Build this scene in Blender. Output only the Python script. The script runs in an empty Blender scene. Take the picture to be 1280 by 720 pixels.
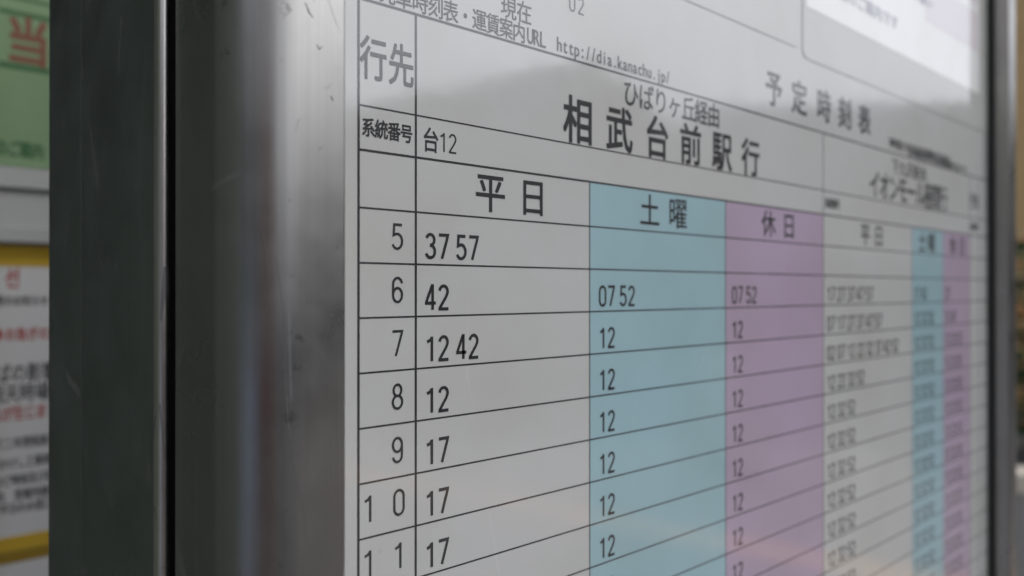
import bpy, math, random
from mathutils import Vector, Matrix
random.seed(7)
sc = bpy.context.scene
COL = sc.collection
MM = 0.001
TH = 0.8192                      # angle between the view axis and the face of the board
S, C_ = math.sin(TH), math.cos(TH)
D0 = 0.14856                     # camera to sheet surface, square on
CAMZ = 1.35

# ------------------------------------------------------------------ camera
cd = bpy.data.cameras.new('camera'); cam = bpy.data.objects.new('camera', cd); COL.objects.link(cam)
cam.location = (0, 0, CAMZ); cam.rotation_euler = (math.radians(90) + 0.0027, 0, 0)
cd.sensor_width = 36; cd.lens = 27.98; cd.shift_y = 0.0
cd.clip_start = 0.01; cd.clip_end = 500
cd.dof.use_dof = True; cd.dof.focus_distance = 0.190; cd.dof.aperture_fstop = 9.4
sc.camera = cam

# ------------------------------------------------------------------ sky, sun, exposure
w = bpy.data.worlds.new('World'); sc.world = w; w.use_nodes = True
nt = w.node_tree; nt.nodes.clear()
out = nt.nodes.new('ShaderNodeOutputWorld'); bg = nt.nodes.new('ShaderNodeBackground')
sky = nt.nodes.new('ShaderNodeTexSky'); sky.sky_type = 'NISHITA'; sky.sun_disc = False
SUN_EL, SUN_AZ = math.radians(50), math.radians(100)      # azimuth from +Y towards +X
sky.sun_elevation = SUN_EL; sky.sun_rotation = SUN_AZ; sky.air_density = 1.0; sky.dust_density = 4.0; sky.ozone_density = 1.0
hs = nt.nodes.new('ShaderNodeHueSaturation'); hs.inputs['Saturation'].default_value = 0.15
bg.inputs['Strength'].default_value = 0.11
nt.links.new(sky.outputs[0], hs.inputs['Color']); tint = nt.nodes.new('ShaderNodeMix'); tint.data_type = 'RGBA'; tint.blend_type = 'MULTIPLY'; tint.inputs[0].default_value = 1
tint.inputs[7].default_value = (.97, 1.0, 1.06, 1); nt.links.new(hs.outputs[0], tint.inputs[6]); nt.links.new(tint.outputs[2], bg.inputs[0]); nt.links.new(bg.outputs[0], out.inputs[0])
sd = bpy.data.lights.new('sun', 'SUN'); sun = bpy.data.objects.new('sun', sd); COL.objects.link(sun)
sd.energy = 0.5; sd.angle = math.radians(25); sd.color = (1, 0.96, 0.9)
sv = Vector((math.sin(SUN_AZ) * math.cos(SUN_EL), math.cos(SUN_AZ) * math.cos(SUN_EL), math.sin(SUN_EL)))
sun.rotation_euler = sv.to_track_quat('Z', 'Y').to_euler(); sun.location = sv * 20
sc.view_settings.view_transform = 'Standard'; sc.view_settings.look = 'None'
sc.view_settings.gamma = 1; sc.view_settings.use_curve_mapping = False
sc.view_settings.exposure = 0.66
sc.cycles.max_bounces = 8

# ------------------------------------------------------------------ helpers
def mat(name, col, rough=0.5, metal=0.0, **kw):
    m = bpy.data.materials.new(name); m.use_nodes = True
    b = m.node_tree.nodes['Principled BSDF']
    b.inputs['Base Color'].default_value = (*col, 1); b.inputs['Roughness'].default_value = rough
    b.inputs['Metallic'].default_value = metal
    for k, v in kw.items(): b.inputs[k.replace('_', ' ')].default_value = v
    return m
def N(m, t): return m.node_tree.nodes.new(t)
def L(m, a, b): m.node_tree.links.new(a, b)
def bsdf(m): return m.node_tree.nodes['Principled BSDF']
def noise(m, scale, detail=3, vec=None, rough=0.5, dist=0.0):
    n = N(m, 'ShaderNodeTexNoise'); n.inputs['Scale'].default_value = scale; n.inputs['Detail'].default_value = detail
    n.inputs['Roughness'].default_value = rough; n.inputs['Distortion'].default_value = dist
    if vec is not None: L(m, vec, n.inputs['Vector'])
    return n
def ramp(m, fac, stops):
    r = N(m, 'ShaderNodeValToRGB'); e = r.color_ramp.elements
    e[0].position, e[0].color = stops[0][0], (*stops[0][1], 1); e[1].position, e[1].color = stops[-1][0], (*stops[-1][1], 1)
    for p, c in stops[1:-1]:
        x = e.new(p); x.color = (*c, 1)
    L(m, fac, r.inputs[0]); return r
def mix(m, a, b, fac, mode='MIX'):
    x = N(m, 'ShaderNodeMix'); x.data_type = 'RGBA'; x.blend_type = mode
    for s, v in ((x.inputs[0], fac), (x.inputs[6], a), (x.inputs[7], b)):
        if hasattr(v, 'is_output'): L(m, v, s)
        elif isinstance(v, tuple): s.default_value = (*v, 1)
        else: s.default_value = v
    return x.outputs[2]
def pos(m, scale=(1, 1, 1), rot=(0, 0, 0)):
    g = N(m, 'ShaderNodeNewGeometry'); mp = N(m, 'ShaderNodeMapping')
    mp.inputs['Scale'].default_value = scale; mp.inputs['Rotation'].default_value = rot
    L(m, g.outputs['Position'], mp.inputs[0]); return mp.outputs[0]

def P(t, v, y=0.0):
    """board coordinates in millimetres (along, up, behind the sheet) -> world"""
    t, v, y = t * MM, v * MM, y * MM + D0
    return Vector((t * S - y * C_, t * C_ + y * S, CAMZ + v))
ROT = math.pi / 2 - TH

def link(o, parent=None):
    COL.objects.link(o)
    if parent is not None: o.parent = parent
    return o
def mesh(name, verts, faces, material=None, parent=None, smooth=None):
    me = bpy.data.meshes.new(name); me.from_pydata([tuple(v) for v in verts], [], faces); me.update()
    if material: me.materials.append(material)
    if smooth is not None:
        me.shade_smooth(); me.set_sharp_from_angle(angle=math.radians(smooth))
    return link(bpy.data.objects.new(name, me), parent)
def tag(o, label, cat, group=None):
    o['label'] = label; o['category'] = cat
    if group: o['group'] = group
    return o
def board_thing(name, label, cat, t, v, y=0, group=None):
    o = bpy.data.objects.new(name, None); o.empty_display_size = 0.02; COL.objects.link(o)
    o.location = P(t, v, y); o.rotation_euler = (0, 0, ROT); o['org'] = [t, v, y]
    tag(o, label, cat, group); return o
def loc(o, t, v, y): a = o['org']; return ((t - a[0]) * MM, (y - a[2]) * MM, (v - a[1]) * MM)
def world_thing(name, label, cat, xyz, rz=0, group=None):
    o = bpy.data.objects.new(name, None); COL.objects.link(o); o.location = xyz; o.rotation_euler = (0, 0, rz)
    tag(o, label, cat, group); return o

BOXF = [(0, 3, 2, 1), (4, 5, 6, 7), (0, 1, 5, 4), (1, 2, 6, 5), (2, 3, 7, 6), (3, 0, 4, 7)]
class MB:
    def __init__(s): s.v = []; s.f = []
    def box(s, x0, x1, y0, y1, z0, z1):
        n = len(s.v); s.v += [(x0, y0, z0), (x1, y0, z0), (x1, y1, z0), (x0, y1, z0), (x0, y0, z1), (x1, y0, z1), (x1, y1, z1), (x0, y1, z1)]
        s.f += [tuple(n + i for i in f) for f in BOXF]; return s
    def prism(s, pts, a, b, axis='z'):
        """closed outline extruded from a to b along the axis"""
        n = len(s.v); k = len(pts)
        def q(p, h): return {'z': (p[0], p[1], h), 'y': (p[0], h, p[1]), 'x': (h, p[0], p[1])}[axis]
        s.v += [q(p, a) for p in pts] + [q(p, b) for p in pts]
        s.f += [(n + i, n + (i + 1) % k, n + k + (i + 1) % k, n + k + i) for i in range(k)]
        s.f += [tuple(range(n + k - 1, n - 1, -1)), tuple(range(n + k, n + 2 * k))]; return s
    def build(s, name, m, parent=None, smooth=None): 
        o = mesh(name, s.v, s.f, m, parent, smooth)
        import bmesh
        b = bmesh.new(); b.from_mesh(o.data); bmesh.ops.recalc_face_normals(b, faces=b.faces); b.to_mesh(o.data); b.free()
        return o

def round_rect(x0, x1, y0, y1, rs, seg=8):
    """corner radii order: (x0,y0) (x1,y0) (x1,y1) (x0,y1)"""
    out_ = []
    for (cx, cy, sx, sy, a0), r in zip(((x0, y0, 1, 1, 180), (x1, y0, -1, 1, 270), (x1, y1, -1, -1, 0), (x0, y1, 1, -1, 90)), rs):
        if r <= 0: out_.append((cx, cy)); continue
        for i in range(seg + 1):
            a = math.radians(a0 + 90 * i / seg); out_.append((cx + sx * r + r * math.cos(a), cy + sy * r + r * math.sin(a)))
    return out_
def plate(name, root, t0, t1, v0, v1, y0, y1, m, rs=(0, 0, 0, 0), seg=6, smooth=None):
    o = root['org']
    pts = [((a - o[0]) * MM, (b - o[1]) * MM) for a, b in round_rect(t0, t1, v0, v1, rs, seg)]
    return MB().prism(pts, (y0 - o[2]) * MM, (y1 - o[2]) * MM, 'y').build(name, m, root, smooth)

# ---- lettering
def stroke_mesh(name, lines, wid):
    V, F = [], []
    for k, pl in enumerate(lines):
        closed = (Vector(pl[0]) - Vector(pl[-1])).length < 1e-6
        p = [Vector(q) for q in (pl[:-1] if closed else pl)]; n = len(p); b = len(V)
        for i in range(n):
            a = p[(i - 1) % n] if (closed or i > 0) else None; c = p[(i + 1) % n] if (closed or i < n - 1) else None
            d1 = (p[i] - a).normalized() if a is not None else None; d2 = (c - p[i]).normalized() if c is not None else None
            d1 = d1 or d2; d2 = d2 or d1
            n1 = Vector((-d1.y, d1.x)); n2 = Vector((-d2.y, d2.x)); nn = (n1 + n2)
            nn = nn.normalized() if nn.length > 1e-6 else n1
            h = wid / 2 / max(0.45, nn.dot(n1)); q = p[i].copy()
            if not closed and i == 0: q -= d2 * wid * .2
            if not closed and i == n - 1: q += d1 * wid * .2
            V += [(q.x + nn.x * h, -k * 2e-6, q.y + nn.y * h), (q.x - nn.x * h, -k * 2e-6, q.y - nn.y * h)]
        for i in range(n if closed else n - 1):
            j = (i + 1) % n; F.append((b + 2 * i, b + 2 * i + 1, b + 2 * j + 1, b + 2 * j))
    me = bpy.data.meshes.new(name); me.from_pydata(V, [], F); me.update(); return me
def arc(cx, cy, rx, ry, a0, a1, n=14):
    return [(cx + rx * math.cos(math.radians(a0 + (a1 - a0) * i / n)), cy + ry * math.sin(math.radians(a0 + (a1 - a0) * i / n))) for i in range(n + 1)]
DIG = {
 '0': [arc(.23, .74, .23, .26, 0, 180, 12) + arc(.23, .26, .23, .26, 180, 360, 12) + [(.46, .74)]],
 '1': [[(.30, 0), (.30, 1)], [(.28, .97), (.2, .87), (.07, .82)]],
 '2': [arc(.23, .76, .22, .24, 165, -25, 14) + [(.36, .52), (.02, .04), (.02, 0), (.47, 0)]],
 '3': [arc(.22, .77, .21, .23, 155, -75, 14), arc(.22, .27, .24, .27, 90, -155, 14)],
 '4': [[(.34, 0), (.34, 1), (.30, 1), (0, .30), (0, .26), (.48, .26)]],
 '5': [[(.43, 1), (.06, 1), (.035, .56)] + arc(.21, .31, .25, .31, 118, -150, 16)],
 '6': [arc(.23, .75, .22, .25, 12, 178, 12) + [(0.005, .3)], arc(.23, .29, .225, .29, 0, 360, 22)],
 '7': [[(0, 1), (.46, 1), (.44, .9), (.15, 0)]],
 '8': [arc(.23, .765, .195, .235, 0, 360, 22), arc(.23, .27, .235, .27, 0, 360, 22)],
 '9': [[(.46 - x, 1 - y) for x, y in arc(.23, .75, .22, .25, 12, 178, 12) + [(0.005, .3)]], arc(.23, .71, .225, .29, 0, 360, 22)],
}
DIG['0'] = [DIG['0'][0]]
_dc = {}
def digits_mesh(txt, h=6.2, sw=.77, pitch=3.85, gap=1.6):
    key = (txt, h, sw, pitch, gap)
    if key in _dc: return _dc[key]
    lines, x = [], 0.0; hc = (h - sw)
    for ch in txt:
        if ch == ' ': x += gap; continue
        for pl in DIG[ch]: lines.append([((x + sw / 2 + a * hc) * MM, (sw / 2 + b * hc) * MM) for a, b in pl])
        x += pitch
    _dc[key] = stroke_mesh('digits', lines, sw * MM); return _dc[key]
def put_digits(name, root, txt, t, v, ink, y=-.06, **kw):
    me = digits_mesh(txt, **kw)
    if not me.materials: me.materials.append(ink)
    o = link(bpy.data.objects.new(name, me), root); o.location = loc(root, t, v, y)
    return o
_gc = {}
def glyph(txt, bold=0.0):
    key = (txt, bold)
    if key in _gc: return _gc[key]
    cu = bpy.data.curves.new('g', 'FONT'); cu.body = txt; cu.size = 1; cu.offset = bold; cu.resolution_u = 3; cu.fill_mode = 'FRONT'
    o = bpy.data.objects.new('g', cu); COL.objects.link(o); bpy.context.view_layer.update()
    me = bpy.data.meshes.new_from_object(o.evaluated_get(bpy.context.evaluated_depsgraph_get()))
    V = [(v.co.x, v.co.y) for v in me.vertices]; F = [tuple(p.vertices) for p in me.polygons]
    COL.objects.unlink(o); bpy.data.objects.remove(o); bpy.data.curves.remove(cu); bpy.data.meshes.remove(me)
    _gc[key] = (V, F); return _gc[key]
# measure the fall-back font's em once
_v, _ = glyph('国', 0.0)
EM = 0.86 / (max(a for a, b in _v) - min(a for a, b in _v))
_cx = (max(a for a, b in _v) + min(a for a, b in _v)) / 2 * EM; _cy = (max(b for a, b in _v) + min(b for a, b in _v)) / 2 * EM
def cjk(name, root, chars, ink, cw, chh, v0, y=-.06, bold=.012):
    """chars: (character, left edge in mm); every em square is fitted to cw x chh mm, the weight comes from slightly shifted layers"""
    V, F = [], []
    shifts = [(0, 0)] + [(i * bold, j * bold) for i, j in ((-1, -1), (1, -1), (1, 1), (-1, 1), (-1, 0), (1, 0))]
    for ch, t in chars:
        gv, gf = glyph(ch)
        for k, (sx, sy) in enumerate(shifts):
            n = len(V)
            V += [loc(root, t + cw / 2 + (a * EM - _cx + sx) / .92 * cw, v0 + chh / 2 + (b * EM - _cy + sy) / .92 * chh, y - .0015 * k) for a, b in gv]
            F += [tuple(n + i for i in f) for f in gf]
    return mesh(name, V, F, ink, root)
def latin(name, root, txt, ink, t0, pitch, v0, cap, sx, y=-.06, bold=.014):
    V, F = [], []; capv, _ = glyph('H'); ch_ = max(b for a, b in capv)
    for i, ch in enumerate(txt):
        if ch == ' ': continue
        gv, gf = glyph(ch); cx = (max(a for a, b in gv) + min(a for a, b in gv)) / 2
        wide = (max(a for a, b in gv) - min(a for a, b in gv)) / ch_ * cap * sx; k = sx * min(1, (pitch * .9) / max(wide, .01))
        for q, (p1, p2) in enumerate(((0, 0), (-1, -.6), (1, .6), (1, -.6), (-1, .6))):
            n = len(V)
            V += [loc(root, t0 + (i + .5) * pitch + ((a - cx) * k + p1 * bold) / ch_ * cap, v0 + (b + p2 * bold) / ch_ * cap, y - .0015 * q) for a, b in gv]
            F += [tuple(n + i_ for i_ in f) for f in gf]
    return mesh(name, V, F, ink, root)

# ------------------------------------------------------------------ materials
def laminated(name, col, dirt=True, coat_ior=1.95, rough=.5):
    """print under a clear glossy film; the film is slightly wavy and a little dusty"""
    m = mat(name, col, rough); b = bsdf(m)
    b.inputs['Specular IOR Level'].default_value = .2
    b.inputs['Coat Weight'].default_value = 1; b.inputs['Coat IOR'].default_value = coat_ior
    p = pos(m)
    n1 = noise(m, 28, 2, p); n2 = noise(m, 170, 3, p)
    bp = N(m, 'ShaderNodeBump'); bp.inputs['Strength'].default_value = 1; bp.inputs['Distance'].default_value = .00011
    L(m, n1.outputs['Fac'], bp.inputs['Height'])
    bp2 = N(m, 'ShaderNodeBump'); bp2.inputs['Strength'].default_value = 1; bp2.inputs['Distance'].default_value = .000012
    L(m, n2.outputs['Fac'], bp2.inputs['Height']); L(m, bp.outputs[0], bp2.inputs['Normal'])
    L(m, bp2.outputs[0], b.inputs['Coat Normal'])
    n3 = noise(m, 45, 6, p, .65)
    r = ramp(m, n3.outputs['Fac'], [(.35, (.05,) * 3), (.7, (.13,) * 3)]); L(m, r.outputs[0], b.inputs['Coat Roughness'])
    if dirt:
        big = noise(m, 16, 5, p, .6); c1 = mix(m, col, tuple(c * k for c, k in zip(col, (.90, .895, .86))), ramp(m, big.outputs['Fac'], [(.4, (0,) * 3), (.7, (1,) * 3)]).outputs[0])
        vo = N(m, 'ShaderNodeTexVoronoi'); vo.inputs['Scale'].default_value = 95; L(m, p, vo.inputs['Vector'])
        gate = noise(m, 60, 2, p)
        thr = N(m, 'ShaderNodeMath'); thr.operation = 'MULTIPLY_ADD'; L(m, gate.outputs['Fac'], thr.inputs[0]); thr.inputs[1].default_value = .22; thr.inputs[2].default_value = -.075
        lt = N(m, 'ShaderNodeMath'); lt.operation = 'SUBTRACT'; L(m, thr.outputs[0], lt.inputs[0]); L(m, vo.outputs['Distance'], lt.inputs[1])
        mu = N(m, 'ShaderNodeMath'); mu.operation = 'MULTIPLY'; mu.use_clamp = True; L(m, lt.outputs[0], mu.inputs[0]); mu.inputs[1].default_value = 12
        m2 = N(m, 'ShaderNodeMath'); m2.operation = 'MULTIPLY'; L(m, mu.outputs[0], m2.inputs[0]); m2.inputs[1].default_value = .45
        sp = mix(m, c1, (.28, .26, .22), m2.outputs[0])
        v2 = N(m, 'ShaderNodeTexVoronoi'); v2.feature = 'DISTANCE_TO_EDGE'; v2.inputs['Scale'].default_value = 1
        L(m, pos(m, (26, 26, 9), (.4, .9, .3)), v2.inputs['Vector'])
        l2 = N(m, 'ShaderNodeMath'); l2.operation = 'LESS_THAN'; L(m, v2.outputs['Distance'], l2.inputs[0]); l2.inputs[1].default_value = .0035
        g2 = noise(m, 33, 2, p); q2 = ramp(m, g2.outputs['Fac'], [(.55, (0,) * 3), (.68, (.10,) * 3)])
        l3 = N(m, 'ShaderNodeMath'); l3.operation = 'MULTIPLY'; L(m, l2.outputs[0], l3.inputs[0]); L(m, q2.outputs[0], l3.inputs[1])
        sp = mix(m, sp, (.75, .75, .74), l3.outputs[0])
        L(m, sp, b.inputs['Base Color'])
    return m
M_paper = laminated('laminated_white_paper', (.50, .50, .49))
M_blue = laminated('laminated_pale_blue_print', (.315, .465, .51))
M_pink = laminated('laminated_mauve_print', (.42, .33, .43))
M_ink = laminated('laminated_black_ink', (.022, .022, .024), dirt=False)
M_card = laminated('laminated_grey_card', (.50, .50, .48))
M_page = laminated('laminated_bright_page', (.88, .88, .87))
M_pinkpage = laminated('laminated_pink_band', (.76, .70, .74))
M_faint = laminated('laminated_faint_grey_print', (.42, .42, .48), dirt=False)

def aluminium(name, col=(.74, .73, .71), rough=.27, streak=1.0):
    m = mat(name, col, rough, 1.0); b = bsdf(m)
    pv = pos(m, (260, 260, 1.3)); st = noise(m, 3.2, 5, pv, .7)          # vertical extrusion lines
    p = pos(m); sm = noise(m, 38, 5, p, .62)
    rr = ramp(m, sm.outputs['Fac'], [(.3, (rough * .85,) * 3), (.75, (rough * 1.35,) * 3)]); L(m, rr.outputs[0], b.inputs['Roughness'])
    # hairline scratches: thin voronoi edges gated by noise
    masks = []
    for rot, sc_, th in (((.5, .2, .9), (38, 38, 11), .006), ((1.2, .7, .1), (22, 22, 8), .0045)):
        vo = N(m, 'ShaderNodeTexVoronoi'); vo.feature = 'DISTANCE_TO_EDGE'; vo.inputs['Scale'].default_value = 1
        L(m, pos(m, sc_, rot), vo.inputs['Vector'])
        lt = N(m, 'ShaderNodeMath'); lt.operation = 'LESS_THAN'; L(m, vo.outputs['Distance'], lt.inputs[0]); lt.inputs[1].default_value = th
        g = noise(m, 52, 2, p); gt = N(m, 'ShaderNodeMath'); gt.operation = 'GREATER_THAN'; L(m, g.outputs['Fac'], gt.inputs[0]); gt.inputs[1].default_value = .56
        mu = N(m, 'ShaderNodeMath'); mu.operation = 'MULTIPLY'; L(m, lt.outputs[0], mu.inputs[0]); L(m, gt.outputs[0], mu.inputs[1]); masks.append(mu)
    ad = N(m, 'ShaderNodeMath'); ad.operation = 'MAXIMUM'; L(m, masks[0].outputs[0], ad.inputs[0]); L(m, masks[1].outputs[0], ad.inputs[1])
    grime = noise(m, 22, 6, p, .7)
    base = mix(m, col, tuple(c * .82 for c in col), ramp(m, grime.outputs['Fac'], [(.42, (0,) * 3), (.68, (1,) * 3)]).outputs[0])
    grain = noise(m, 2.2, 6, pos(m, (420, 420, 2.2)), .75)
    base = mix(m, base, tuple(c * .90 for c in col), ramp(m, grain.outputs['Fac'], [(.44, (0,) * 3), (.62, (1,) * 3)]).outputs[0])
    spots = noise(m, 210, 3, p, .6)
    base = mix(m, base, tuple(c * .55 for c in col), ramp(m, spots.outputs['Fac'], [(.68, (0,) * 3), (.76, (1,) * 3)]).outputs[0])
    fac = N(m, 'ShaderNodeMath'); fac.operation = 'MULTIPLY'; L(m, ad.outputs[0], fac.inputs[0]); fac.inputs[1].default_value = .8
    L(m, mix(m, base, (.34, .34, .33), fac.outputs[0]), b.inputs['Base Color'])
    md = N(m, 'ShaderNodeMath'); md.operation = 'MULTIPLY_ADD'; L(m, ad.outputs[0], md.inputs[0]); md.inputs[1].default_value = -.22; md.inputs[2].default_value = 1
    L(m, md.outputs[0], b.inputs['Metallic'])
    bp = N(m, 'ShaderNodeBump'); bp.inputs['Strength'].default_value = 1; bp.inputs['Distance'].default_value = .000006 * streak
    L(m, st.outputs['Fac'], bp.inputs['Height'])
    L(m, bp.outputs[0], b.inputs['Normal'])
    return m
M_alu = aluminium('brushed_aluminium', (.42, .408, .39), .29, 1.4)
M_alud = aluminium('dark_anodised_aluminium', (.33, .35, .34), .36)
M_edge = aluminium('pale_aluminium_edge', (.80, .76, .72), .30)
M_rub = mat('black_rubber', (.03, .03, .028), .6)
M_gap = mat('black_shade_and_seal', (.01, .01, .012), .7)  # black for the shade in recess and groove, and for the seal

# ------------------------------------------------------------------ ground and street (seen past the case and mirrored in the film)
def rough_ground(name, c0, c1, scale, bump=.004):
    m = mat(name, c0, .85); p = pos(m); n = noise(m, scale, 6, p, .7)
    L(m, ramp(m, n.outputs['Fac'], [(.35, c0), (.65, c1)]).outputs[0], bsdf(m).inputs['Base Color'])
    bp = N(m, 'ShaderNodeBump'); bp.inputs['Distance'].default_value = bump; L(m, n.outputs['Fac'], bp.inputs['Height']); L(m, bp.outputs[0], bsdf(m).inputs['Normal'])
    return m
def sheet(name, x0, x1, y0, y1, z, m):
    o = mesh(name, [(x0, y0, z), (x1, y0, z), (x1, y1, z), (x0, y1, z)], [(0, 1, 2, 3)], m); o['kind'] = 'structure'; return o
M_asph = rough_ground('asphalt', (.045, .045, .047), (.075, .074, .072), 60)
M_pave = rough_ground('pavement_concrete', (.13, .125, .12), (.18, .17, .16), 30)
M_strip = mat('reflected_paving_ochre', (.50, .30, .16), .8)
sheet('ground', -120, 120, -120, 120, -.12, M_asph)
o = MB().box(-3.0, 6.4, -30, 2.9, -.116, 0).build('pavement', M_pave); o['kind'] = 'structure'
o = MB().box(6.402, 6.56, -30, 2.9, -.116, .012).build('kerb', mat('kerb_stone', (.36, .35, .33), .8)); o['kind'] = 'structure'

mesh('reflected_paving_strip', [(5.36 + 6.9, -12.4, .004), (5.36 + 7.25, -12.4, .004), (3.98 - 1.6 + .35, 3.6, .004), (3.98 - 1.6, 3.6, .004)], [(0, 1, 2, 3)], M_strip)['kind'] = 'structure'  # added strip, slanted so the film mirrors it as a warm streak
blk = world_thing('reflected_block', 'added white rounded block, mirrored as a pale oval in the film', 'reflected_block', (6.1, 1.42, 0), .1)  # added block, set where the film mirrors a pale oval patch
MB().prism(round_rect(-.17, .17, 0, .85, (0, 0, .16, .16), 8), -.15, .15, 'x').build('post', mat('white_paint', (.75, .75, .73), .5), blk, 40)
MB().box(-.18, .18, -.2, .2, .001, .07).build('foot', M_pave, blk)
o = MB().box(2.6, 7.5, 5.75, 6.0, -.116, .02).build('kerb', mat('pale_kerb_stone', (.55, .50, .42), .8)); o['kind'] = 'structure'
# plane walls of the street opposite
def stucco(name, c): return rough_ground(name, c, tuple(k * .86 for k in c), 3, .002)
M_glass = mat('window_glass', (.03, .035, .04), .08)
M_frame = mat('window_frame_white', (.6, .6, .6), .5)
def facade(root, x, wins, m=None):
    for (y0, y1, z0, z1) in wins:
        f = MB().box(x - .06, x - .004, y0, y1, z0, z0 + .06).box(x - .06, x - .004, y0, y1, z1 - .06, z1).box(x - .06, x - .004, y0, y0 + .06, z0 + .06, z1 - .06).box(x - .06, x - .004, y1 - .06, y1, z0 + .06, z1 - .06).build('window', M_frame, root)
        MB().box(x - .03, x - .008, y0 + .062, y1 - .062, z0 + .062, z1 - .062).build('pane', M_glass, f)
hA = world_thing('house', 'pale house with a long sloping roof across the road', 'house', (14, -4, -.12))
MB().prism([(-8, 0), (5.87, 0), (5.87, 4.3), (4.7, 5.2), (-8, 2.9)], 0, 7, 'x').build('wall', stucco('grey_stucco', (.30, .29, .27)), hA)
MB().prism([(-8.3, 2.86), (4.72, 5.215), (6.1, 4.15), (6.1, 4.36), (4.72, 5.50), (-8.3, 3.10)], -.35, 7.3, 'x').build('roof', mat('slate_roof', (.07, .075, .08), .6), hA)
facade(hA, 0, [(-6, -4.4, .9, 2.2), (-2.6, -1, .9, 2.2), (1, 2.6, .9, 2.6), (3.6, 4.8, 2.2, 3.6)])
hC = world_thing('house', 'flat roofed two storey building across the road', 'house', (14.3, 7.5, -.12))
MB().box(0, 7, -4.85, 5.5, 0, 4.45).build('wall', stucco('cream_stucco', (.30, .28, .25)), hC)
MB().box(-.12, 7.12, -4.97, 5.62, 4.452, 4.75).build('parapet', mat('parapet_grey', (.2, .2, .2), .7), hC)
facade(hC, 0, [(-4, -2.6, 2.6, 3.8), (-1.6, -.2, 2.6, 3.8), (1, 2.4, 2.6, 3.8), (-4, -.6, .5, 2.1), (1, 4, .4, 2.2)])
hB = world_thing('house', 'low building set back in the gap between two houses', 'house', (22.5, 4, -.12))
MB().box(0, 5, -4, 5, 0, 5.0).build('wall', stucco('tan_stucco', (.26, .23, .20)), hB)
MB().prism([(-4.3, 5.0), (5.3, 5.0), (.5, 5.7)], -.3, 5.3, 'x').build('roof', mat('brown_roof', (.09, .07, .06), .6), hB)

# added wall and canopy, unseen: they darken frame reflections and block skylight
M_dark = rough_ground('dark_blocker', (.066, .084, .066), (.09, .105, .088), 5, .001)
wl = world_thing('added_dark_wall', 'added dark wall out of view, darkening reflections in the frame side', 'wall', (-1.5, 0, 0))
for i in range(23): MB().box(-.04 - .02 * (i % 2), 0, -1.75 + i * .25, -1.503 + i * .25, .1, 2.5).build('panel', M_dark, wl)
ro = world_thing('shade_canopy', 'added dark canopy out of view, cutting skylight on the timetable', 'roof', (0, 1, 2.55))
MB().box(-1.7, 1.5, -.45, 3.2, 0, .08).build('roof_panel', M_dark, ro)
MB().box(1.502, 1.56, -.5, 3.26, -.05, .12).build('fascia', M_alud, ro)
for y in (-.3, 2.9): MB().box(-1.44, -1.36, y - .04, y + .04, -2.55, -.002).build('post', M_alud, ro)
def low_wall(name, label, cat, p0, p1, thick, bands):
    d = Vector((p1[0] - p0[0], p1[1] - p0[1], 0)); root = world_thing(name, label, cat, (p0[0], p0[1], 0), math.atan2(d.y, d.x))
    for nm, z0, z1, proud, m in bands: MB().box(0, d.length, -proud, thick, z0, z1).build(nm, m, root)
    return root
low_wall('streak_panel', 'added dark blue panel out of view, mirrored as a strip in the rounded frame', 'streak_panel', (1.45, -4.3), (5.4, -1.95), .08,
         [('panel', 0, 1.85, 0, stucco('dark_blue_paint', (.07, .09, .13))), ('top_rail', 1.852, 1.93, .02, M_frame)])  # added panel, unseen, for a dark bluish strip in the rounded frame
low_wall('streak_wall', 'added red brown wall out of view, mirrored as a warm streak in the rounded frame', 'wall', (-.35, -3.5), (1.40, -3.3), .22,
         [('wall', 0, 2.5, 0, stucco('red_brown_streak', (.26, .12, .09))), ('coping', 2.502, 2.58, .03, M_frame)])  # added wall, unseen, giving the frame its warm reflected streak
low_wall('pale_reflect_screen', 'added pale blue screen with a dark upper panel, for reflections in the rounded frame', 'screen', (-2.35, -2.75), (-.42, -3.55), .1,
         [('lower_panel', 0, 1.2, 0, mat('pale_blue_panel', (.50, .60, .78), .6)), ('upper_panel', 1.202, 2.4, .01, M_dark)])  # added screen, unseen, for a pale blue reflection low in the frame

# right background: hedge, ochre wall
M_och = stucco('ochre_render', (.68, .46, .22))
yw = world_thing('shop_wall', 'ochre rendered wall rising behind the right edge of the case', 'wall', (6.9, 9.6, -.12), math.radians(-33))
MB().box(-1.4, 2.2, 0, .3, 0, 7).build('wall', M_och, yw)
MB().box(-1.42, 2.22, -.02, .32, 7.002, 7.12).build('coping', M_frame, yw)
def foliage(name, root, cx, cy, cz, rx, ry, rz, n, ls, mats):
    V, F, mi = [], [], []
    for i in range(n):
        while True:
            q = Vector((random.uniform(-1, 1), random.uniform(-1, 1), random.uniform(-1, 1)))
            if q.length < 1: break
        if q.length < .55: q = q.normalized() * random.uniform(.55, 1)
        c = Vector((cx + q.x * rx, cy + q.y * ry, cz + q.z * rz)); a = Matrix.Rotation(random.uniform(0, 6.3), 3, 'Z') @ Matrix.Rotation(random.uniform(0, 3.1), 3, 'X')
        s_ = ls * random.uniform(.6, 1.3); n0 = len(V)
        for u, v_ in ((-1, 0), (0, -.45), (1, 0), (0, .45)): V.append(c + a @ Vector((u * s_, v_ * s_, 0)))
        F.append((n0, n0 + 1, n0 + 2, n0 + 3)); mi.append(random.choices(range(len(mats)), [8] + [4] * (len(mats) > 1) + [1.5] * (len(mats) > 2))[0])
    o = mesh(name, V, F, mats[0], root)
    for m in mats[1:]: o.data.materials.append(m)
    for p_, k in zip(o.data.polygons, mi): p_.material_index = k
    return o
M_leaf = [mat('leaf_dark', (.03, .06, .02), .6), mat('leaf_light', (.09, .13, .03), .6), mat('flower_orange', (.55, .20, .05), .6)]
bu = world_thing('shrub', 'green shrub with orange flowers behind the right edge of the case', 'shrub', (4.75, 7.0, -.12))
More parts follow.
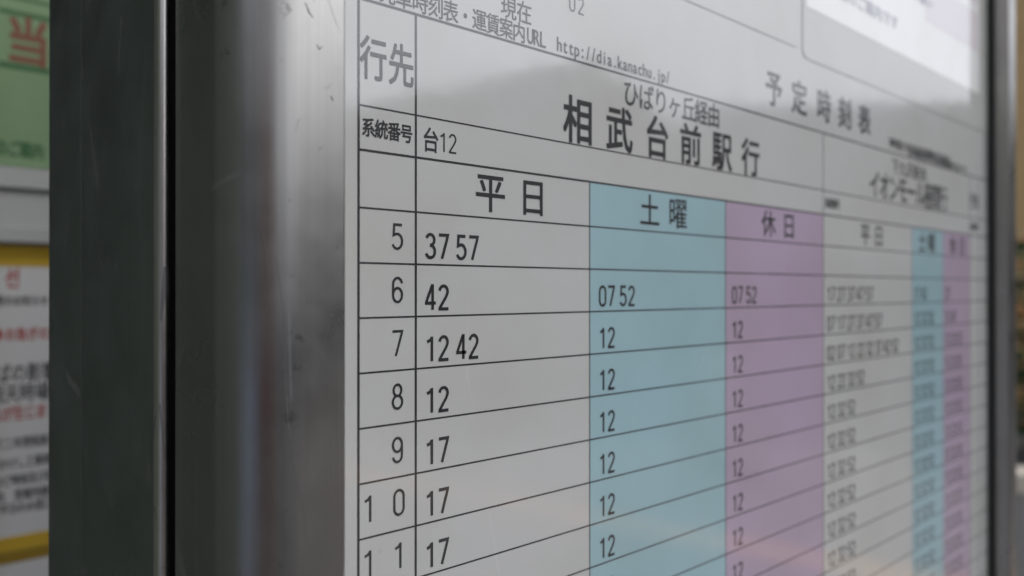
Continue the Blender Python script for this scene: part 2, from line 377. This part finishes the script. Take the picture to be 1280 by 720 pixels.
foliage('leaves', bu, 0, 0, 1.05, .75, .75, 1.0, 2600, .06, M_leaf)
MB().box(-.05, .05, -.05, .05, 0, .9).box(.08, .13, -.1, -.05, 0, .7).box(-.16, -.11, .06, .11, 0, .7).build('stem', mat('bark', (.09, .06, .04), .9), bu)

# ------------------------------------------------------------------ the case
CT, CB = 470, -430
case = board_thing('timetable_case', 'silver aluminium display case with rounded frame holding the bus timetable', 'display case', 300, -1340, 60)
def stile(name, t0, t1, outer_left, m):
    o = case['org']; r = 12 * MM
    rs = (r, .8 * MM, .8 * MM, .8 * MM) if outer_left else (.8 * MM, r, .8 * MM, .8 * MM)
    pts = round_rect((t0 - o[0]) * MM, (t1 - o[0]) * MM, (-10.5 - o[2]) * MM, (21 - o[2]) * MM, rs, 24)
    return MB().prism(pts, (CB - o[1]) * MM, (CT - o[1]) * MM, 'z').build(name, m, case, 25)
stile('door_stile', 62, 84, True, M_alu); stile('door_stile', 518, 541, False, M_alu)
for v0, v1 in ((CT - 24, CT), (CB, CB + 24)):
    o = case['org']
    pts = round_rect((-10.5 - o[2]) * MM, (21 - o[2]) * MM, (v0 - o[1]) * MM, (v1 - o[1]) * MM, (3 * MM,) * 4, 6)
    MB().prism(pts, (84.4 - o[0]) * MM, (517.6 - o[0]) * MM, 'x').build('door_rail', M_alu, case, 25)
plate('backing_panel', case, 84.5, 517.5, CB + 24.5, CT - 24.5, 1.2, 4, mat('backing_board_grey', (.45, .45, .44), .6))
plate('gasket', case, 515.6, 517.8, CB + 25, CT - 25, -3.0, 1.0, M_rub, (.8, .8, .8, .8))
plate('gap_seal', case, 70, 530, CB + 6, CT - 6, 21.2, 23.8, M_gap)
# body behind the door: paler corner trim, flat side in two sections with a groove
o = case['org']
def side(name, t0, t1, ya, yb, r0, m, flip=False):
    rs = (r0, 0, 0, .3) if not flip else (0, r0, .3, 0)
    pts = round_rect((t0 - o[0]) * MM, (t1 - o[0]) * MM, (ya - o[2]) * MM, (yb - o[2]) * MM, tuple(r * MM for r in rs), 10)
    return MB().prism(pts, (CB + 2 - o[1]) * MM, (CT - 2 - o[1]) * MM, 'z').build(name, m, case, 25)
pts = round_rect((60.2 - o[0]) * MM, (62.6 - o[0]) * MM, (24.6 - o[2]) * MM, (28.0 - o[2]) * MM, (1.3 * MM, 1.0 * MM, 0, 0), 8)
MB().prism(pts, (CB + 2 - o[1]) * MM, (CT - 2 - o[1]) * MM, 'z').build('corner_trim', M_edge, case, 25)
plate('recess_shade', case, 62.7, 73, CB + 3, CT - 3, 26.5, 28.0, M_gap)  # black plate painting the shade of the open recess
side('side_panel', 61.0, 74, 28.1, 85.2, .3, M_alud)
side('side_panel', 61.2, 74, 85.8, 119.5, .3, M_alud)
side('side_panel', 526, 541.5, 23.9, 119.5, 3, M_alud, True)
plate('groove_shade', case, 62.5, 73, CB + 3, CT - 3, 85.22, 85.78, M_gap)  # black strip painting the shade inside the groove
plate('back_panel', case, 74.2, 525.8, CB + 3, CT - 3, 112, 118, M_alud)
for v0, v1 in ((CT - 12, CT - 3), (CB + 3, CB + 12)): plate('end_panel', case, 74.2, 525.8, v0, v1, 24, 111.8, M_alud)
for t in (120, 455):
    pts = [((t - o[0]) * MM + 25 * MM * math.cos(a * math.pi / 10), (70 - o[2]) * MM + 25 * MM * math.sin(a * math.pi / 10)) for a in range(20)]
    MB().prism(pts, 0, (CB + 2.5 - o[1]) * MM, 'z').build('post', M_alud, case, 30)

# scratches and nicks in the rounded face of the left stile
M_scr = mat('scratch_grime', (.10, .095, .09), .6)
def surf(a, lift=.03):
    """a > 0: degrees round the corner, a < 0: millimetres along the flat front"""
    if a <= 0: return 74 - a, -10.5 - lift
    q = math.radians(a); return 74 - (12 + lift) * math.sin(q), 1.5 - (12 + lift) * math.cos(q)
def scratch(pts, wd, m=M_scr):
    V, F = [], []; oo = case['org']; n = len(pts)
    for i, (a, v) in enumerate(pts):
        k = wd * (math.sin(math.pi * (i + .35) / (n - .3)) * .8 + .2) / 2; da = k * (57.3 / 12 if a > 0 else 1)
        for q in (a - da, a + da):
            t, y = surf(q); V.append(((t - oo[0]) * MM, (y - oo[2]) * MM, (v - oo[1]) * MM))
    for i in range(n - 1): F.append((2 * i, 2 * i + 1, 2 * i + 3, 2 * i + 2))
    mesh('scratch', V, F, m, case)
scratch([(16, -5), (15.5, -12), (14, -19), (11, -26), (6, -32), (2, -36), (-.5, -41), (-1.0, -48)], .22)
scratch([(22, 6), (19, 1), (16, -5)], .12); scratch([(-.9, 55), (-1.8, 53.2), (-2.6, 52.5)], .35)
scratch([(-3.4, 47.5), (-3.9, 46.6), (-4.6, 47.4)], .3); scratch([(30, -14), (26, -19), (24, -25)], .1); scratch([(34, -30), (28, -34), (25, -40)], .1)
scratch([(-6.5, 38), (-6.9, 37.2)], .5); scratch([(5, 30), (2, 32.5), (-1, 33)], .1); scratch([(38, 12), (33, 8), (31, 1)], .08)

# ------------------------------------------------------------------ the timetable sheet
tt = board_thing('bus_timetable', 'laminated white bus timetable with pale blue and mauve columns of departure times', 'timetable', 90, -300, 0)
plate('paper', tt, 86, 515.4, -300, 160, 0, 1.0, M_paper, (2, 2, 2, 2))
ROW0, R = 17.94, 12.0
rows = list(range(5, 24)); BOT = ROW0 - R * len(rows)
HV = 30.5
# print layers: tints 0.02 mm, rules 0.04 mm, text 0.06 mm in front of the paper
def flat(name, t0, t1, v0, v1, y, m):
    return mesh(name, [loc(tt, t0, v0, y), loc(tt, t1, v0, y), loc(tt, t1, v1, y), loc(tt, t0, v1, y)], [(0, 1, 2, 3)], m, tt)
for a, b, m in ((168.7, 238.5, M_blue), (238.5, 310.2, M_pink), (402.6, 444.2, M_blue), (444.2, 484.6, M_pink)):
    flat('column_tint', a, b, BOT, HV, -.02, m)
def hline(v, th, t0=93.3, t1=515): return flat('rule_line', t0, t1, v - th / 2, v + th / 2, -.04, M_ink)
def vline(t, th, v0, v1): return flat('rule_line', t - th / 2, t + th / 2, v0, v1, -.05, M_ink)
hline(63.4, .62); hline(40.2, .38); hline(HV, .55)
for k in range(len(rows) + 1): hline(ROW0 - R * k, .42)
vline(93.35, .6, BOT - .2, 63.6); vline(108.6, .6, BOT, 63.4); vline(168.7, .36, BOT, HV); vline(238.5, .36, BOT, HV)
vline(310.3, .42, BOT, 63.4); vline(402.6, .3, BOT, HV); vline(444.2, .3, BOT, HV); vline(484.8, .5, BOT, 63.4); vline(500, .5, BOT, 63.4)
def run(s, t0, pitch): return [(ch, t0 + i * pitch) for i, ch in enumerate(s) if ch != ' ']
cjk('heading_text', tt, [('行', 94.0), ('先', 101.4)], M_ink, 6.4, 9.0, 46.2, bold=.012)
cjk('heading_text', tt, run('系統番号', 94.25, 3.38), M_ink, 3.2, 3.9, 33.55, bold=.02)
cjk('heading_text', tt, [('台', 110.7)], M_ink, 4.4, 5.4, 32.2)
put_digits('route_number', tt, '12', 115.3, 32.6, M_ink, h=4.7, sw=.45, pitch=2.9)
cjk('destination_text', tt, list(zip('相武台前駅行', (158.4, 176.3, 194.5, 212.4, 230.8, 249.3))), M_ink, 11.2, 12.2, 40.7, bold=.018)
cjk('via_text', tt, run('ひばりヶ丘経由', 183.8, 7.35), M_ink, 6.9, 7.6, 54.5, bold=.010)
cjk('column_heading', tt, [('平', 126.9), ('日', 141.7)], M_ink, 9.3, 9.2, 19.5, bold=.012)
cjk('column_heading', tt, [('土', 191.7), ('曜', 206.3)], M_ink, 9.2, 9.2, 19.5, bold=.008)
cjk('column_heading', tt, [('休', 262.8), ('日', 277.8)], M_ink, 9.2, 9.2, 19.5, bold=.008)
cjk('column_heading', tt, [('平', 345.5), ('日', 359.5)], M_ink, 9.2, 9.2, 19.5, bold=.008)
cjk('column_heading', tt, [('土', 411), ('曜', 423)], M_ink, 9.2, 9.2, 18.9, bold=.012)
cjk('column_heading', tt, [('休', 454), ('日', 468)], M_ink, 9.2, 9.2, 18.9, bold=.012)
cjk('heading_text', tt, run('系統番号', 312, 3.3), M_ink, 3.2, 3.9, 33.4, bold=.02)
cjk('via_text', tt, run('下九沢経由', 379, 8.6), M_ink, 7.4, 7, 53.8, bold=.010)
cjk('destination_text', tt, run('イオンモール座間行', 354.5, 10.6), M_ink, 10.6, 12.2, 40.9, bold=.014)
cjk('heading_text', tt, [('行', 486), ('先', 493)], M_ink, 6, 8, 45.5, bold=.02)
cjk('heading_text', tt, run('系統番号', 486, 3.3), M_ink, 3.2, 3.9, 33.4, bold=.02)
cjk('page_heading', tt, list(zip('予定時刻表', (265.6, 285.0, 305.4, 324.4, 343.6))), M_ink, 11.4, 12.2, 67.9, bold=.018)
cjk('notice_text', tt, run('発車時刻表・運賃案内', 98.7, 4.5), M_ink, 4.3, 4.9, 63.95, bold=.006)
latin('notice_text', tt, 'URL', M_ink, 144.2, 2.35, 64.4, 4.0, .85, bold=.012)
latin('web_address', tt, 'http://dia.kanachu.jp/', M_ink, 155.2, 2.34, 64.7, 3.7, .85)
cjk('date_text', tt, [('現', 135.2), ('在', 140.7)], M_ink, 5.0, 5.4, 69.2, bold=.006)
put_digits('date_number', tt, '02', 160.3, 76.6, M_ink, h=4.8, sw=.42, pitch=3.6)
cjk('small_print', tt, run('神奈川中央交通株式会社', 376, 7.2), M_ink, 6.6, 4.6, 65.6, bold=.03)
cjk('small_print', tt, run('お問合せは営業所まで', 398, 8.2), M_ink, 7.4, 3.6, 64.2 - .3, bold=.03)
W1 = {5: '37 57', 6: '42', 7: '12 42', 8: '12'}
A2 = {5: '', 6: '17 27 37 47 57', 7: '07 17 27 37 47 57', 8: '02 07 12 22 32 37 42 52', 9: '12 22 32 52'}
B2 = {5: '', 6: '17 42', 7: '12 32 52'}
C2 = {5: '', 6: '37', 7: '12 42'}
for k, h in enumerate(rows):
    base = ROW0 - R * (k + 1)
    if h < 10: put_digits('hour_number', tt, str(h), 102.0, base + 3.1, M_ink, h=6.0, sw=.6)
    else:
        put_digits('hour_number', tt, str(h), 94.4, base + 3.2, M_ink, h=6.1, sw=.6, pitch=8.0)
    for col, d, dflt in ((111.2, W1, '17'), (172.6, {5: '', 6: '07 52'}, '12'), (242.4, {5: '', 6: '07 52'}, '12'),
                         (313.6, A2, '12 32 52'), (405.2, B2, '12 32 52'), (446.8, C2, '12 32 52')):
        s = d.get(h, dflt)
        if s: put_digits('departure_minutes', tt, s, col, base + 1.25, M_ink)
    

# cards above the timetable
c1 = board_thing('notice_card', 'plain grey laminated card above the timetable, left of the joint', 'card', 90, 93, -1)
plate('card', c1, 88, 290.6, 93.2, 330, -.2, -.07, M_card, (3, 3.5, 3, 3), 8)
c2 = board_thing('notice_card', 'laminated card with a bright printed page above the right of the timetable', 'card', 293, 91, -1)
plate('card', c2, 293, 514.8, 90.5, 330, -.24, -.07, M_card, (3.5, 3, 3, 3), 8)
plate('page', c2, 296, 500, 111, 326, -.30, -.25, M_page)
plate('print_band', c2, 300, 498, 160, 200, -.34, -.31, M_pinkpage)
plate('print_band', c2, 420, 498, 134, 156, -.34, -.31, M_pinkpage)
for v, s, t in ((121, '路線図のご案内です', 305), (131, 'お知らせ', 330), (141, '運行についてのお願い', 340)):
    cjk('faint_text', c2, run(s, t, 9), M_faint, 8, 6, v, y=-.4, bold=.02)

# ------------------------------------------------------------------ rear board on the left
DB = .560
Y2 = (DB - D0) / MM
def stuck(col, rough=.6):
    return col
M_green = rough_ground('green_poster_print', (.29, .43, .24), (.24, .37, .20), 12, 0)
M_dgreen = mat('dark_green_print', (.06, .17, .06), .6)
M_red = mat('brown_red_print', (.26, .10, .06), .6); M_red2 = mat('red_print', (.55, .06, .04), .6)
M_yel = mat('yellow_print', (.80, .52, .05), .6); M_yel2 = mat('ochre_print', (.42, .27, .03), .6)
M_white = mat('matt_notice_paper', (.86, .85, .83), .7); M_blk = mat('black_print', (.03, .03, .03), .7)
M_rail = mat('white_painted_rail', (.62, .62, .60), .45)
def tv(x, y, D=DB):
    """used once, to turn measured picture points into board millimetres"""
    X = (x - 640) / 995; Z = (360 - y) / 995; k = D / (S - X * C_); return k * (X * S + C_) / MM, k * (Z + .0027) / MM
BL = tv(0, 360)[0] - 4
V2 = lambda y, x=30: tv(x, y)[1]
rb = board_thing('notice_board', 'grey metal framed notice board standing behind the case on the left', 'notice board', 200, -1340, Y2)
plate('backing_panel', rb, BL, 330, -330, 330, Y2 + 1, Y2 + 6, mat('board_enamel', (.5, .5, .49), .5))
for ya, yb, d in ((212, 236, -5), (240, 287, -2.5), (288, 303, -6)):
    plate('rail', rb, BL + 1, 329, V2(yb), V2(ya), Y2 + d, Y2 + .95, M_rail, (1, 1, 1, 1), 4, 25)
for t in (BL - 9, 330.2): plate('edge_trim', rb, t, t + 8.8, -332, 332, Y2 - 6, Y2 + 8, M_rail, (1, 1, 1, 1))
for t in (80, 260): plate('post', rb, t, t + 40, -1340, -332, Y2 + 9, Y2 + 45, M_alud)
gp = board_thing('green_poster', 'green poster with a red character behind the case at upper left', 'poster', 150, V2(209), Y2)
plate('paper', gp, BL + 2, 250, V2(209), 320, Y2 + .3, Y2 + .8, M_green)
for ya, yb in ((-30, -24), (-3, 1), (15, 21), (81, 88), (172, 190)):
    if ya < 150: plate('dark_stripe', gp, BL + 3, 249, V2(yb), V2(ya), Y2 + .2, Y2 + .29, M_dgreen)
ta, tb = tv(9, 50)[0], tv(60, 50)[0]
cjk('red_text', gp, [('当', ta)], M_red, tb - ta, V2(25, 33) - V2(80, 33), V2(80, 33), y=Y2 + .15, bold=.03)
cjk('small_text', gp, run('のりばのご案内', tv(0, 190)[0] - 22, 6.5), M_dgreen, 6, V2(178) - V2(197), V2(197), y=Y2 + .15, bold=.03)
wn = board_thing('bordered_notice', 'white notice with yellow bands behind the case at lower left', 'notice', 150, V2(702), Y2)
plate('paper', wn, BL + 2, 240, V2(800), V2(333), Y2 + .3, Y2 + .8, M_white)
plate('yellow_band', wn, BL + 2, 240, V2(333), V2(307), Y2 + .1, Y2 + .75, M_yel)
plate('yellow_band', wn, BL + 2, 240, V2(686), V2(668), Y2 + .1, Y2 + .29, M_yel)
plate('ochre_band', wn, BL + 2, 240, V2(701), V2(686.3), Y2 + .1, Y2 + .29, M_yel2)
t0 = tv(0, 400)[0]; px = (tv(57, 400)[0] - t0) / 57
def line(s, x0, y0, y1, cw, m, bold=.02, nm='printed_line'):
    cjk(nm, wn, run(s, t0 + x0 * px, cw * px), m, cw * px * .93, V2(y0) - V2(y1), V2(y1), y=Y2 + .2, bold=bold)
line('선', 7, 336, 360, 20, M_red2); 
line('運行時間変更のお知らせ', -60, 370, 382, 11, M_blk)
line('●お急ぎの方はこちら', -8, 410, 425, 14, M_red2)
line('のりばの影響', -46, 455, 477, 20, M_blk, .012); line('場合の雨天時場合', -70, 480, 502, 19, M_blk, .012)
line('遅れが生じます', -25, 507, 524, 14, M_red2)
for i, (y0, s) in enumerate(((546, 'につきまして二年間程度は'), (571, 'ご不便をおかけし工事期間中'), (592, 'ご理解のほど時刻及び運行'), (611, 'お問合せ先　営業所総務課'), (627, '電話受付平日のみ窓口まで'))):
    line(s, -60 + 4 * i, y0, y0 + 13, 11, M_blk, .015)
